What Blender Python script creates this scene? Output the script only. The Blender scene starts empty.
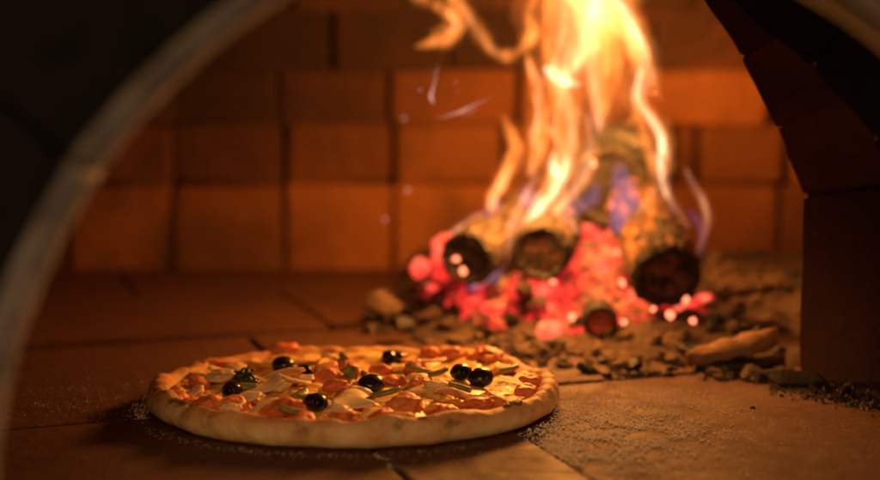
import bpy, bmesh, math, random
from mathutils import Vector, Matrix, noise, Euler
random.seed(7)
PI = math.pi
S = bpy.context.scene
COL = S.collection
S.render.engine = 'CYCLES'

# ------------------------------------------------------------------ camera
CAMZ, PITCH, FPX = 0.21, math.radians(6.0), 1222.0
cam = bpy.data.cameras.new('camera'); co = bpy.data.objects.new('camera', cam); COL.objects.link(co)
co.location = (0, 0, CAMZ); co.rotation_euler = (PI/2-PITCH, 0, 0)
cam.sensor_width = 36; cam.lens = 50; cam.clip_start = 0.01; cam.clip_end = 50
cam.dof.use_dof = True; cam.dof.focus_distance = 0.835; cam.dof.aperture_fstop = 2.5
S.camera = co
FW = Vector((0, math.cos(PITCH), -math.sin(PITCH))); UP = Vector((0, math.sin(PITCH), math.cos(PITCH)))
def ray(px, py): return FW*FPX + Vector((1, 0, 0))*(px-440) + UP*(240-py)
def P(px, py, Y):
    d = ray(px, py); return Vector((0, 0, CAMZ)) + d*(Y/d.y)
def G(px, py, z=0.0):
    d = ray(px, py); return Vector((0, 0, CAMZ)) + d*((z-CAMZ)/d.z)

# ------------------------------------------------------------------ helpers
def link(name, bm, mat, parent=None, smooth=True):
    me = bpy.data.meshes.new(name); bm.to_mesh(me); bm.free()
    if smooth:
        for p in me.polygons: p.use_smooth = True
    for m in (mat if isinstance(mat, (list, tuple)) else [mat]): me.materials.append(m)
    o = bpy.data.objects.new(name, me); COL.objects.link(o)
    if parent: o.parent = parent
    return o
def tag(o, label=None, cat=None, group=None, kind=None):
    if label: o['label'] = label
    if cat: o['category'] = cat
    if group: o['group'] = group
    if kind: o['kind'] = kind
    return o
def empty(name, loc=(0, 0, 0)):
    o = bpy.data.objects.new(name, None); COL.objects.link(o); o.location = loc
    o.empty_display_size = .02
    return o
def nz(v, s=1.0, o=0.0):
    return noise.noise(Vector(v)*s + Vector((o, o*1.7, o*.3)))
def fbm(v, s=1.0, o=0.0, n=3):
    a, t = 1.0, 0.0
    for i in range(n):
        t += a*nz(v, s, o+i*9.1); a *= .5; s *= 2.1
    return t
def box(bm, c, sx, sy, sz, rot=None, bev=.004, jit=0.0):
    m = bmesh.new(); bmesh.ops.create_cube(m, size=1)
    bmesh.ops.scale(m, vec=(sx, sy, sz), verts=m.verts)
    if jit:
        for v in m.verts: v.co += Vector((random.uniform(-1, 1), random.uniform(-1, 1), random.uniform(-1, 1)))*jit
    if bev: bmesh.ops.bevel(m, geom=m.edges[:], offset=bev, segments=2, affect='EDGES', profile=.6)
    M = Matrix.Translation(c) @ (rot.to_4x4() if rot else Matrix.Identity(4))
    bmesh.ops.transform(m, matrix=M, verts=m.verts)
    merge(bm, m)
def merge(bm, m):
    t = bpy.data.meshes.new('t'); m.to_mesh(t); m.free(); bm.from_mesh(t); bpy.data.meshes.remove(t)
def hull(sx, sy, sz, n=13, bev=.12, seed=None, sub=0):
    m = bmesh.new()
    for i in range(n):
        v = Vector((random.gauss(0, 1), random.gauss(0, 1), random.gauss(0, 1))).normalized()*random.uniform(.8, 1)
        m.verts.new((v.x*sx, v.y*sy, v.z*sz))
    r = bmesh.ops.convex_hull(m, input=m.verts)
    bmesh.ops.delete(m, geom=[g for g in r['geom_interior'] if isinstance(g, bmesh.types.BMVert)], context='VERTS')
    if bev: bmesh.ops.bevel(m, geom=m.edges[:], offset=bev*min(sx, sy, sz), segments=1, affect='EDGES', clamp_overlap=True)
    return m
def blob(r, sx=1, sy=1, sz=1, amp=.2, freq=2.0, sub=3, off=None):
    m = bmesh.new(); bmesh.ops.create_icosphere(m, subdivisions=sub, radius=1)
    off = random.uniform(0, 99) if off is None else off
    for v in m.verts:
        k = 1+amp*fbm(v.co, freq, off)
        v.co = Vector((v.co.x*sx, v.co.y*sy, v.co.z*sz))*k*r
    return m

# ------------------------------------------------------------------ materials
def mat(name):
    m = bpy.data.materials.new(name); m.use_nodes = True
    nt = m.node_tree; nt.nodes.clear()
    out = nt.nodes.new('ShaderNodeOutputMaterial')
    return m, nt, out
def N(nt, t, **kw):
    n = nt.nodes.new(t)
    for k, v in kw.items():
        if k.startswith('i_'):
            key = k[2:].replace('_', ' ')
            n.inputs[key].default_value = v
        else: setattr(n, k, v)
    return n
def ramp(nt, fac, stops, interp='LINEAR'):
    r = nt.nodes.new('ShaderNodeValToRGB'); r.color_ramp.interpolation = interp
    e = r.color_ramp.elements
    while len(e) < len(stops): e.new(.5)
    for el, (p, c) in zip(e, stops):
        el.position = p; el.color = (*c, 1) if len(c) == 3 else c
    nt.links.new(fac, r.inputs['Fac']); return r.outputs['Color']
def coords(nt, kind='Object'):
    return nt.nodes.new('ShaderNodeTexCoord').outputs[kind]
def world_pos(nt):
    return nt.nodes.new('ShaderNodeNewGeometry').outputs['Position']
def noisetex(nt, vec, scale, detail=6, rough=.6, dist=0.0):
    n = N(nt, 'ShaderNodeTexNoise', i_Scale=scale, i_Detail=detail, i_Roughness=rough, i_Distortion=dist)
    nt.links.new(vec, n.inputs['Vector']); return n.outputs['Fac']
def vor(nt, vec, scale, feature='F1'):
    n = N(nt, 'ShaderNodeTexVoronoi', i_Scale=scale); n.feature = feature
    nt.links.new(vec, n.inputs['Vector']); return n.outputs['Distance']
def mixc(nt, fac, a, b, mode='MIX'):
    n = nt.nodes.new('ShaderNodeMix'); n.data_type = 'RGBA'; n.blend_type = mode
    for s, v in ((0, fac), (6, a), (7, b)):
        if hasattr(v, 'links'): nt.links.new(v, n.inputs[s])
        else: n.inputs[s].default_value = v if s == 0 else (*v, 1)
    return n.outputs[2]
def bump(nt, h, strength=.5, dist=.002, prev=None):
    b = N(nt, 'ShaderNodeBump', i_Strength=strength, i_Distance=dist)
    nt.links.new(h, b.inputs['Height'])
    if prev: nt.links.new(prev, b.inputs['Normal'])
    return b.outputs['Normal']
def bsdf(nt, out, col, rough=.8, nrm=None, **kw):
    b = nt.nodes.new('ShaderNodeBsdfPrincipled')
    for s, v in (('Base Color', col), ('Roughness', rough)):
        if hasattr(v, 'links'): nt.links.new(v, b.inputs[s])
        else: b.inputs[s].default_value = (*v, 1) if s == 'Base Color' else v
    if nrm: nt.links.new(nrm, b.inputs['Normal'])
    for k, v in kw.items():
        k = k.replace('_', ' ')
        if hasattr(v, 'links'): nt.links.new(v, b.inputs[k])
        else: b.inputs[k].default_value = v
    nt.links.new(b.outputs[0], out.inputs['Surface'])
    return b
def objrand(nt): return nt.nodes.new('ShaderNodeObjectInfo').outputs['Random']

def brick_mat(name, c1, c2, soot, sootamt=(.45, .7), grain=1.0):
    m, nt, out = mat(name)
    w = world_pos(nt)
    isl = nt.nodes.new('ShaderNodeNewGeometry').outputs['Random Per Island']
    n1 = noisetex(nt, w, 9, 5, .65); n2 = noisetex(nt, w, 55, 6, .7); n3 = noisetex(nt, w, 5, 4, .6, .6)
    c = mixc(nt, n2, c1, c2)
    c = mixc(nt, ramp(nt, isl, [(0, (0, 0, 0)), (1, (.9,)*3)]), c, tuple(x*.40 for x in c2))
    c = mixc(nt, ramp(nt, n3, [(sootamt[0], (0, 0, 0)), (sootamt[1], (.85,)*3)]), c, soot)
    c = mixc(nt, ramp(nt, n2, [(.62, (0, 0, 0)), (.72, (.5,)*3)]), c, tuple(x*1.35 for x in c1))
    nb = bump(nt, n2, .9*grain, .006); nb = bump(nt, n1, .8, .016, nb)
    v = vor(nt, w, 130); nb = bump(nt, ramp(nt, v, [(0, (0, 0, 0)), (.25, (1, 1, 1))]), .3*grain, .001, nb)
    bsdf(nt, out, c, .85, nb)
    return m
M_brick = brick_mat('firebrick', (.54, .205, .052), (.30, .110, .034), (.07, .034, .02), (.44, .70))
M_brick_half_shade = brick_mat('half_shaded_brick', (.31, .108, .030), (.16, .055, .018), (.045, .022, .014), (.42, .68))  # firebrick darkened one step: half shade put into the colour
M_brick_deep_shade = brick_mat('deep_shaded_brick', (.075, .027, .010), (.04, .015, .007), (.02, .012, .01), (.4, .7))  # darkest firebrick copy: deep shade at the upper left put into the colour
M_brick_soot_shade = brick_mat('sooty_shaded_brick', (.16, .058, .019), (.09, .032, .012), (.025, .015, .012), (.38, .65))  # soot on vault and side wall; painted shade on the back wall
M_brick_pillar = brick_mat('pillar_brick', (.30, .105, .035), (.18, .062, .022), (.04, .018, .013), (.45, .7))
M_brick_dark = brick_mat('dark_brick', (.15, .105, .08), (.09, .062, .048), (.02, .016, .014), (.35, .6))

def simple(name, c1, c2, scale=60, rough=.8, bs=.4, bd=.002, **kw):
    m, nt, out = mat(name); o = world_pos(nt)
    n = noisetex(nt, o, scale, 6, .65); n2 = noisetex(nt, o, scale*.2, 3)
    c = mixc(nt, ramp(nt, n, [(.3, (0, 0, 0)), (.7, (1, 1, 1))]), c1, c2)
    c = mixc(nt, ramp(nt, n2, [(.45, (0, 0, 0)), (.65, (.5,)*3)]), c, tuple((a+b)*.28 for a, b in zip(c1, c2)))
    bsdf(nt, out, c, rough, bump(nt, n, bs, bd), **kw); return m
M_mortar = simple('mortar', (.06, .03, .02), (.1, .05, .035), 80)
M_ash = simple('ash', (.15, .095, .06), (.05, .03, .02), 95, .95, .8, .004)
M_lump = simple('ash_lump', (.29, .185, .115), (.075, .045, .028), 110, .95, 1, .005)
M_char = simple('charcoal', (.009, .007, .0065), (.026, .018, .014), 120, .6, .7, .002)
M_split = simple('split_wood', (.30, .16, .075), (.15, .075, .035), 90, .8, .6, .002)
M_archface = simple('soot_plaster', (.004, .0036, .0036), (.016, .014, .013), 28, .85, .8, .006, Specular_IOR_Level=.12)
M_archrim = simple('stone_rim', (.36, .30, .22), (.13, .11, .085), 40, .7, 1, .006)

# floor ------------------------------------------------------------
def floor_mat():
    m, nt, out = mat('hearth_tile'); w = world_pos(nt)
    isl = nt.nodes.new('ShaderNodeNewGeometry').outputs['Random Per Island']
    n1 = noisetex(nt, w, 7, 5, .6, .4); n2 = noisetex(nt, w, 90, 8, .7); n3 = noisetex(nt, w, 22, 6, .65, .5)
    c = mixc(nt, n3, (.16, .050, .017), (.070, .023, .010))
    c = mixc(nt, ramp(nt, isl, [(0, (0, 0, 0)), (1, (.4, .4, .4))]), c, (.07, .032, .02))
    c = mixc(nt, ramp(nt, n1, [(.5, (0, 0, 0)), (.72, (.6,)*3)]), c, (.04, .022, .016))
    c = mixc(nt, ramp(nt, n2, [(.56, (0, 0, 0)), (.75, (.35,)*3)]), c, (.34, .22, .13))
    nb = bump(nt, n2, .7, .0016); nb = bump(nt, n3, .5, .004, nb)
    v = vor(nt, w, 240); nb = bump(nt, ramp(nt, v, [(0, (0, 0, 0)), (.3, (1, 1, 1))]), .25, .0008, nb)
    bsdf(nt, out, c, ramp(nt, n3, [(.3, (.55,)*3), (.7, (.85,)*3)]), nb)
    return m
M_floor = floor_mat()

# ------------------------------------------------------------------ floor
u = Vector((-.36, 1, 0)).normalized()       # along the long joints
v_ = Vector((1, .36, 0)).normalized()       # across
O = Vector((-.24, .812, 0))                 # a point on the cross joint
A0 = Vector((-.043, .75, 0)); B0 = Vector((.064, .75, 0))
sA = (A0-O).dot(v_); sB = (B0-O).dot(v_)
bm = bmesh.new()
rows = [(-.62, -.30), (-.30, 0), (0, .285), (.312, .58), (.58, .87), (.87, 1.16)]
for ri, (t0, t1) in enumerate(rows):
    if ri <= 1: js = [sA-.9, sA-.62, sA-.31, sA, sB, sB+.34, sB+.66, sB+1.0, sB+1.3]
    elif ri == 2: js = [sA-.9, sA-.62, sA-.31, sA-.0, sA+.33, sA+.64, sA+.95, sA+1.3]
    else:
        q = .16*(ri % 2); js = [sA-1+q+.31*k for k in range(9)]
    for a, b in zip(js, js[1:]):
        g = .0048
        c = O + v_*((a+b)/2) + u*((t0+t1)/2); c.z = -.02 + random.uniform(-.0006, .0006)
        R = Matrix.Rotation(math.atan2(v_.y, v_.x), 3, 'Z')
        box(bm, c, b-a-g*random.uniform(.7, 1.3), t1-t0-.009, .04, R, .0022, .0008)
box(bm, Vector((.1, .8, -.04)), 2.6, 2.6, .03, None, 0)
fl = link('floor', bm, M_floor, smooth=False); tag(fl, kind='structure')
# the slab under the tiles is the mortar
fl.data.materials.append(M_mortar)
for p in fl.data.polygons[-6:]: p.material_index = 1

# ------------------------------------------------------------------ oven walls
def px2x(px): return (px-440)/FPX*1.6
zc = [-.02, .114, .197, .274, .354, .43, .50]
yoff = [0, .004, .018, .045, .095, .165]
tilt = [0, 2, 6, 13, 24, 36]
jn = [
    [-700, -560, -300, -170, -55, 57, 165, 281, 392, 498, 600, 700, 790, 880, 990],
    [-700, -560, -300, -170, -55, 60, 167, 281, 392, 505, 610, 683, 705, 795, 900, 990],
    [-700, -560, -300, -160, -60, 40, 170, 279, 388, 520, 640, 775, 880, 990],
    [-700, -560, -300, -160, -60, 60, 190, 335, 450, 560, 655, 742, 860, 990],
    [-700, -500, -300, -150, 20, 150, 300, 420, 560, 690, 820, 990],
    [-700, -500, -300, -150, 20, 150, 300, 420, 560, 690, 820, 990]]
wall = empty('oven_wall', (0, 1.6, 0))
tag(wall, 'orange lit firebrick back wall of the oven behind the flames', 'wall')
bms = [bmesh.new() for _ in range(4)]
for k in range(6):
    for a, b in zip(jn[k], jn[k][1:]):
        x0, x1 = px2x(a), px2x(b); xm = (x0+x1)/2
        curve = .30*max(0, abs(xm+.02)-.34)**1.3
        h = zc[k+1]-zc[k]
        if b-a < 30: curve -= .03
        c = Vector((xm, 1.64+.05-yoff[k]-curve-1.6+random.uniform(-.013, .010), (zc[k]+zc[k+1])/2))
        ang = -math.atan(.42*max(0, abs(xm+.02)-.34)**.3)*(1 if xm > 0 else -1) if abs(xm+.02) > .34 else 0
        R = Matrix.Rotation(ang*.6, 3, 'Z') @ Matrix.Rotation(math.radians(tilt[k]), 3, 'X')
        lv = 0  # level picks how much shade the brick colour carries, by course and side
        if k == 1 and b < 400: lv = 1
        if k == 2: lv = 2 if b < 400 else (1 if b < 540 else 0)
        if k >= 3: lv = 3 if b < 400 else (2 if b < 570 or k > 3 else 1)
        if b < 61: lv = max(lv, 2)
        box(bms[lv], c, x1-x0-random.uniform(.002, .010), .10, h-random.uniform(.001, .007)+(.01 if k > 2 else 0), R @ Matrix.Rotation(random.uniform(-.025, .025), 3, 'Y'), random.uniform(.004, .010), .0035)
link('brick_course', bms[0], M_brick, wall, False); tag(link('brick_course', bms[1], M_brick_half_shade, wall, False), 'middle bricks with half shade in their colour')
tag(link('brick_course', bms[2], M_brick_soot_shade, wall, False), 'upper bricks with soot and shade in their colour'); tag(link('brick_course', bms[3], M_brick_deep_shade, wall, False), 'top left bricks with deep shade in their colour')
bm = bmesh.new(); box(bm, Vector((0, .135, .2)), 2.2, .10, .62, None, 0)
link('mortar_backing', bm, M_mortar, wall, False)

# enclosing side walls and vault (brick shell towards the mouth)
sw = empty('oven_side_wall', (-.62, 1.0, 0)); tag(sw, 'sooty left side wall of the oven running back to the corner', 'wall')
bm = bmesh.new()
for k in range(5):
    y = .52-1.0
    while y < .55:
        L = random.uniform(.14, .2)
        box(bm, Vector((-.05+.02*k, y+L/2, -.02+.09*k+.045)), .09, L-.005, .086, Matrix.Rotation(math.radians(4*k), 3, 'Y'), .004, .002); y += L
link('brick_course', bm, M_brick_soot_shade, sw, False)
sw = empty('oven_side_wall', (.56, 1.2, 0)); tag(sw, 'right side wall of the oven hidden behind the dark brick pillar', 'wall')
bm = bmesh.new()
for k in range(5):
    y = .80-1.2
    while y < .42:
        L = random.uniform(.14, .2)
        box(bm, Vector((.04-.02*k, y+L/2, -.02+.09*k+.045)), .09, L-.005, .086, Matrix.Rotation(math.radians(-4*k), 3, 'Y'), .004, .002); y += L
link('brick_course', bm, M_brick, sw, False)
va = empty('oven_vault', (0, 1.1, .42)); tag(va, 'blackened brick vault closing the oven above the fire', 'vault')
bm = bmesh.new()
for i in range(13):
    th = math.radians(8+ (164/12)*i)
    y = -.66
    while y < .62:
        L = random.uniform(.15, .22)
        x = -.02-math.cos(th)*.66; z = -.02+math.sin(th)*.13
        nrm = math.atan2(math.cos(th)*.13, math.sin(th)*.66)
        box(bm, Vector((x, y+L/2, z)), .155, L-.005, .06, Matrix.Rotation(nrm, 3, 'Y'), .004, .002); y += L
link('brick_course', bm, M_brick_soot_shade, va, False)

# right flank: inner mouth ring A (near Y .94), ring B (nearer)
def ring(name, pts, widths, Y, depth, matl, label, cat, taper=0.0):
    """pts: inner edge in photo pixels at depth Y; blocks go outwards."""
    root = empty(name, (P(*pts[0], Y).x, Y, 0)); tag(root, label, cat)
    W = [P(x, y, Y) for x, y in pts]
    def nrm(i):
        d = W[min(len(W)-1, i+1)]-W[max(0, i-1)]; d.y = 0; d.normalize(); n = Vector((d.z, 0, -d.x)); return n if n.x > 0 else -n
    bm = bmesh.new()
    for i in range(len(W)-1):
        a, b = W[i], W[i+1]; d = (b-a); d.y = 0; d.normalize()
        na, nb_ = nrm(i), nrm(i+1)
        w0, w1 = widths[i], widths[i+1]
        g = -.0006; off = random.uniform(-.0015, .0015)
        m = bmesh.new(); vs = []
        for yy in (Y+off, Y+depth):
            tp = taper if yy > Y+depth/2 else 0
            for q in (a+d*g+na*tp, b-d*g+nb_*tp, b-d*g+nb_*w1, a+d*g+na*w0):
                vs.append(m.verts.new((q.x+random.uniform(-.001, .001), yy+random.uniform(-.002, .002), q.z+random.uniform(-.001, .001))))
        for f in ((0, 1, 2, 3), (7, 6, 5, 4), (0, 4, 5, 1), (1, 5, 6, 2), (2, 6, 7, 3), (3, 7, 4, 0)): m.faces.new([vs[j] for j in f])
        bmesh.ops.recalc_face_normals(m, faces=m.faces)
        bmesh.ops.bevel(m, geom=m.edges[:], offset=random.uniform(.0014, .0024), segments=2, affect='EDGES')
        bmesh.ops.subdivide_edges(m, edges=[e for e in m.edges if e.calc_length() > .03], cuts=7, use_grid_fill=True)
        for v in m.verts: v.co += Vector((nz(v.co, 30, 1), nz(v.co, 30, 5), nz(v.co, 30, 9)))*.0024
        bmesh.ops.translate(m, vec=-root.location, verts=m.verts)
        merge(bm, m)
    link('brick_block', bm, matl, root, False)
    return root
ring('oven_pillar', [(800, 386), (802, 196), (777, 128), (741, 58), (697, -8), (640, -80), (560, -150)],
     [.2, .2, .13, .10, .09, .08, .08], .94, .075, M_brick_pillar, 'dark sooty brick pillar curving up at the right of the fire', 'pillar', .042)
ring('oven_buttress', [(985, 700), (965, 420), (915, 215), (872, 140), (810, 66), (720, -4), (600, -60)],
     [.25, .25, .25, .2, .2, .2, .2], .74, .045, M_brick_dark, 'grey brown brick buttress at the upper right inside the mouth', 'pillar', .04)

# outer arch ------------------------------------------------------
YA = .478
cA = Vector((.045, 0, .027)); KZ = 1.095; DR = .0125
arch = empty('oven_arch', (cA.x, YA, 0)); tag(arch, 'dark rounded oven mouth arch with a pale stone edge in front', 'arch')
def arch_strip(prof, mi, name, matl, joints=(), nseg=760, legs=True):
    # prof: list of (R, Y); swept from the floor at right, over the top, to the floor at left
    bm = bmesh.new(); ringv = []
    path = []
    path.append((0, -1))
    for i in range(nseg+1): path.append((PI*i/nseg, 0))
    path.append((PI, -1))
    for th, leg in path:
        row = []
        for R, Y in prof:
            jd = min([abs(th-j) for j in joints] + [9])
            g = .0035*math.exp(-(jd/.007)**2)
            x = cA.x+math.cos(th)*(R+DR+g); z = cA.z+math.sin(th)*(R+DR+g)*KZ
            if leg: z = -.002
            w = .0012*fbm((x, Y, z), 14, 3)
            row.append(bm.verts.new((x-cA.x+w, Y-YA+w+g*2.5, z)))
        ringv.append(row)
    for a, b in zip(ringv, ringv[1:]):
        for i in range(len(prof)-1): bm.faces.new((a[i], a[i+1], b[i+1], b[i]))
    bmesh.ops.recalc_face_normals(bm, faces=bm.faces)
    return link(name, bm, matl, arch)
J = [math.radians(a) for a in (142, 104, 66)]
arch_strip([(.262, .535), (.236, .528), (.2270, .520), (.2222, .510), (.2212, .500), (.2222, .490), (.2248, .483), (.229, .4785)], 0, 'stone_edge', M_archrim, J)
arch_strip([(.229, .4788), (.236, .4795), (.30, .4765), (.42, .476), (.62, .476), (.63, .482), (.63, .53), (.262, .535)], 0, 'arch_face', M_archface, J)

# ------------------------------------------------------------------ pizza
PZ = Vector((-.0607, .862, 0)); PR = .1470; OV = .875
pizza = empty('pizza', PZ); tag(pizza, 'round baked pizza with black olives, tomato and cheese on the hearth floor', 'pizza')
def rim_noise(th, o=0): return fbm((math.cos(th), math.sin(th), o), 2.2, 5) + .35*nz((math.cos(th), math.sin(th), o), 7, 2)
def crust_mat():
    m, nt, out = mat('baked_dough'); w = world_pos(nt); o = coords(nt)
    n1 = noisetex(nt, w, 38, 5, .6); n2 = noisetex(nt, w, 160, 6, .65); n3 = noisetex(nt, w, 20, 4, .55, .3)
    sep = nt.nodes.new('ShaderNodeSeparateXYZ'); nt.links.new(o, sep.inputs[0])
    c = mixc(nt, ramp(nt, n1, [(.40, (0,)*3), (.60, (1,)*3)]), (.90, .66, .34), (.74, .42, .155))
    # baked brown on the top of the rim, pale flank (true crust colour)
    mr = N(nt, 'ShaderNodeMapRange'); mr.inputs[1].default_value = .008; mr.inputs[2].default_value = .0185
    nt.links.new(sep.outputs['Z'], mr.inputs[0])
    top = mixc(nt, ramp(nt, n1, [(.35, (0,)*3), (.65, (1,)*3)]), (.68, .31, .09), (.44, .14, .035))
    mm = N(nt, 'ShaderNodeMath', operation='MULTIPLY'); nt.links.new(mr.outputs[0], mm.inputs[0])
    nt.links.new(ramp(nt, n3, [(.3, (.35,)*3), (.62, (1,)*3)]), mm.inputs[1])
    c = mixc(nt, mm.outputs[0], c, top)
    mr2 = N(nt, 'ShaderNodeMath', operation='MULTIPLY'); nt.links.new(mr.outputs[0], mr2.inputs[0])
    nt.links.new(ramp(nt, noisetex(nt, w, 55, 3, .5), [(.60, (0,)*3), (.68, (.85,)*3)]), mr2.inputs[1])
    c = mixc(nt, mr2.outputs[0], c, (.10, .035, .015))
    c = mixc(nt, ramp(nt, n2, [(.55, (0,)*3), (.7, (.35,)*3)]), c, (.80, .62, .42))
    nb = bump(nt, n1, .7, .004); nb = bump(nt, n2, .6, .0014, nb)
    bsdf(nt, out, c, .62, nb, Subsurface_Weight=.12, Subsurface_Radius=(.006, .003, .0015), Subsurface_Scale=1.0)
    return m
M_crust = crust_mat()
bm = bmesh.new(); NT = 420
prof = [(0, .0), (.6, .0), (.90, .0003), (.955, .0012), (.985, .0040), (1.0, .0080), (1.0, .0115), (.992, .0150), (.975, .0175),
        (.952, .0187), (.930, .0184), (.912, .0168), (.898, .0142), (.885, .0118), (.86, .0105), (.78, .010), (.5, .0095), (.25, .0095), (.02, .0095)]
rg = []
for i in range(NT):
    th = 2*PI*i/NT; row = []
    rn = rim_noise(th); rn2 = rim_noise(th, 7)
    for q, (r, z) in enumerate(prof):
        k = min(1, max(0, (r-.55)/.4))
        R = PR*(r + k*(.020*rn)) - (PR*.010*rn2 if q > 9 and r > .8 else 0)
        zz = z*(1 + k*(.22*rn2 + .10*nz((math.cos(th), math.sin(th), 3), 11)) * (1 if q > 3 else .3))
        p = Vector((math.cos(th)*R, math.sin(th)*R, zz))
        if q > 3:
            dd = fbm((p.x, p.y, p.z), 55, 4)*.0013
            p += Vector((math.cos(th)*dd, math.sin(th)*dd, dd))
        if q > 7: p.z += .0040*max(-.25, fbm((p.x, p.y, 0), 26, 14, 2))
        p.y *= OV
        row.append(bm.verts.new(p + Vector((0, 0, .0010))))
    rg.append(row)
for i in range(NT):
    a, b = rg[i], rg[(i+1) % NT]
    for j in range(len(prof)-1): bm.faces.new((a[j], a[j+1], b[j+1], b[j]))
bmesh.ops.remove_doubles(bm, verts=bm.verts, dist=1e-5)
bmesh.ops.recalc_face_normals(bm, faces=bm.faces)
link('crust', bm, M_crust, pizza)

def cheese_mat():
    m, nt, out = mat('melted_cheese_and_sauce'); w = world_pos(nt)
    n1 = noisetex(nt, w, 42, 4, .6, .5); n2 = noisetex(nt, w, 150, 5, .65); n3 = noisetex(nt, w, 75, 4, .6, .8)
    ch = mixc(nt, n2, (.92, .60, .16), (.85, .43, .09))
    c = mixc(nt, ramp(nt, n1, [(.53, (0,)*3), (.62, (.9,)*3)]), ch, (.62, .13, .03))
    c = mixc(nt, ramp(nt, n3, [(.6, (0,)*3), (.72, (.8,)*3)]), c, (.85, .64, .32))
    c = mixc(nt, ramp(nt, noisetex(nt, w, 95, 3), [(.66, (0,)*3), (.74, (.7,)*3)]), c, (.35, .09, .02))
    nb = bump(nt, n3, 1, .006); nb = bump(nt, n2, .7, .002, nb)
    bsdf(nt, out, c, ramp(nt, n1, [(.4, (.42,)*3), (.6, (.28,)*3)]), nb, Subsurface_Weight=.1, Subsurface_Radius=(.004, .002, .001), Subsurface_Scale=1.0)
    return m
M_cheese = cheese_mat()
def top_z(x, y):
    r = math.hypot(x, y/OV)/PR
    return .0135 + .0035*fbm((x, y, 0), 42, 8) + .0012*fbm((x, y, 0), 130, 2) + .002*max(0, 1-r*1.3)
bm = bmesh.new(); rg = []
NR, NA = 46, 260
for i in range(NA):
    th = 2*PI*i/NA; row = []
    lim = .895+.028*nz((math.cos(th), math.sin(th), 0), 6, 3)+.02*nz((math.cos(th), math.sin(th), 0), 17, 3)
    for j in range(NR+1):
        r = PR*lim*(j/NR)**.9; x, y = math.cos(th)*r, math.sin(th)*r*OV
        z = top_z(x, y) + .0026*max(0, (j/NR-.85)/.15) - (.005 if j == NR else 0)
        row.append(bm.verts.new((x, y, z)))
    rg.append(row)
for i in range(NA):
    a, b = rg[i], rg[(i+1) % NA]
    for j in range(NR): bm.faces.new((a[j], a[j+1], b[j+1], b[j]))
bmesh.ops.remove_doubles(bm, verts=bm.verts, dist=1e-6)
bmesh.ops.recalc_face_normals(bm, faces=bm.faces)
link('melted_cheese', bm, M_cheese, pizza)

def food(name, c1, c2, scale=150, rough=.35, bs=.4, sss=.1, spots=None):
    m, nt, out = mat(name); w = world_pos(nt); n = noisetex(nt, w, scale, 5, .6)
    c = mixc(nt, ramp(nt, n, [(.35, (0,)*3), (.65, (1,)*3)]), c1, c2)
    c = mixc(nt, ramp(nt, objrand(nt), [(0, (0,)*3), (1, (.5,)*3)]), c, c2)
    if spots:
        c = mixc(nt, ramp(nt, noisetex(nt, w, scale*.6, 3), [(.58, (0,)*3), (.7, (.8,)*3)]), c, spots)
    bsdf(nt, out, c, rough, bump(nt, n, bs, .001), Subsurface_Weight=sss, Subsurface_Radius=(.004, .002, .001), Subsurface_Scale=1.0)
    return m
M_tom = food('roast_tomato', (.64, .105, .025), (.80, .27, .07), 110, .5, .8, spots=(.38, .05, .015))
M_ham = food('cooked_ham', (.76, .27, .09), (.82, .40, .15), rough=.5, spots=(.55, .12, .03))
M_pale = food('pale_mushroom', (.86, .68, .40), (.80, .55, .27), rough=.5, spots=(.70, .42, .17))
M_olive = food('black_olive', (.012, .009, .012), (.02, .012, .014), 220, .24, .3, sss=0)
M_green = food('green_pepper', (.16, .17, .03), (.26, .24, .06), rough=.35)
M_herb = food('basil', (.03, .055, .012), (.06, .08, .02), rough=.4)
M_blobch = food('browned_cheese', (.88, .54, .15), (.90, .64, .26), 120, .45, .5, .1, (.55, .20, .05))

M_burn = food('burnt_dough', (.10, .035, .012), (.30, .11, .035), 200, .7, .8, 0)
for px, py, q in [(525, 407, .0048), (514, 409, .0030), (549, 391, .0034), (163, 392, .0036), (300, 421, .0026), (430, 424, .0030), (205, 364, .003)]:
    g_ = G(px, py, .0178); th = math.atan2((g_.y-PZ.y)/OV, g_.x-PZ.x); m = blob(q, 1.3, .9, .42, .4, 1.5, 3)
    o = link('charred_blister', m, M_burn, pizza); rr = PR*(.948+.4/1*.0); kk = 1+.0
    o.location = (math.cos(th)*rr, math.sin(th)*rr*OV, .0192); o.rotation_euler = (0, 0, th+1.57)
placed = []
def on_pizza(bm, name, m, px=None, py=None, xy=None, up=.004, rot=None):
    if xy is None:
        g = G(px, py, .016); x, y = g.x-PZ.x, g.y-PZ.y
    else: x, y = xy
    o = link(name, bm, m, pizza)
    o.location = (x, y, top_z(x, y)+.0015+up)
    o.rotation_euler = rot or (random.uniform(-.4, .4), random.uniform(-.4, .4), random.uniform(0, 6.28))
    placed.append((x, y)); return o
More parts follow.
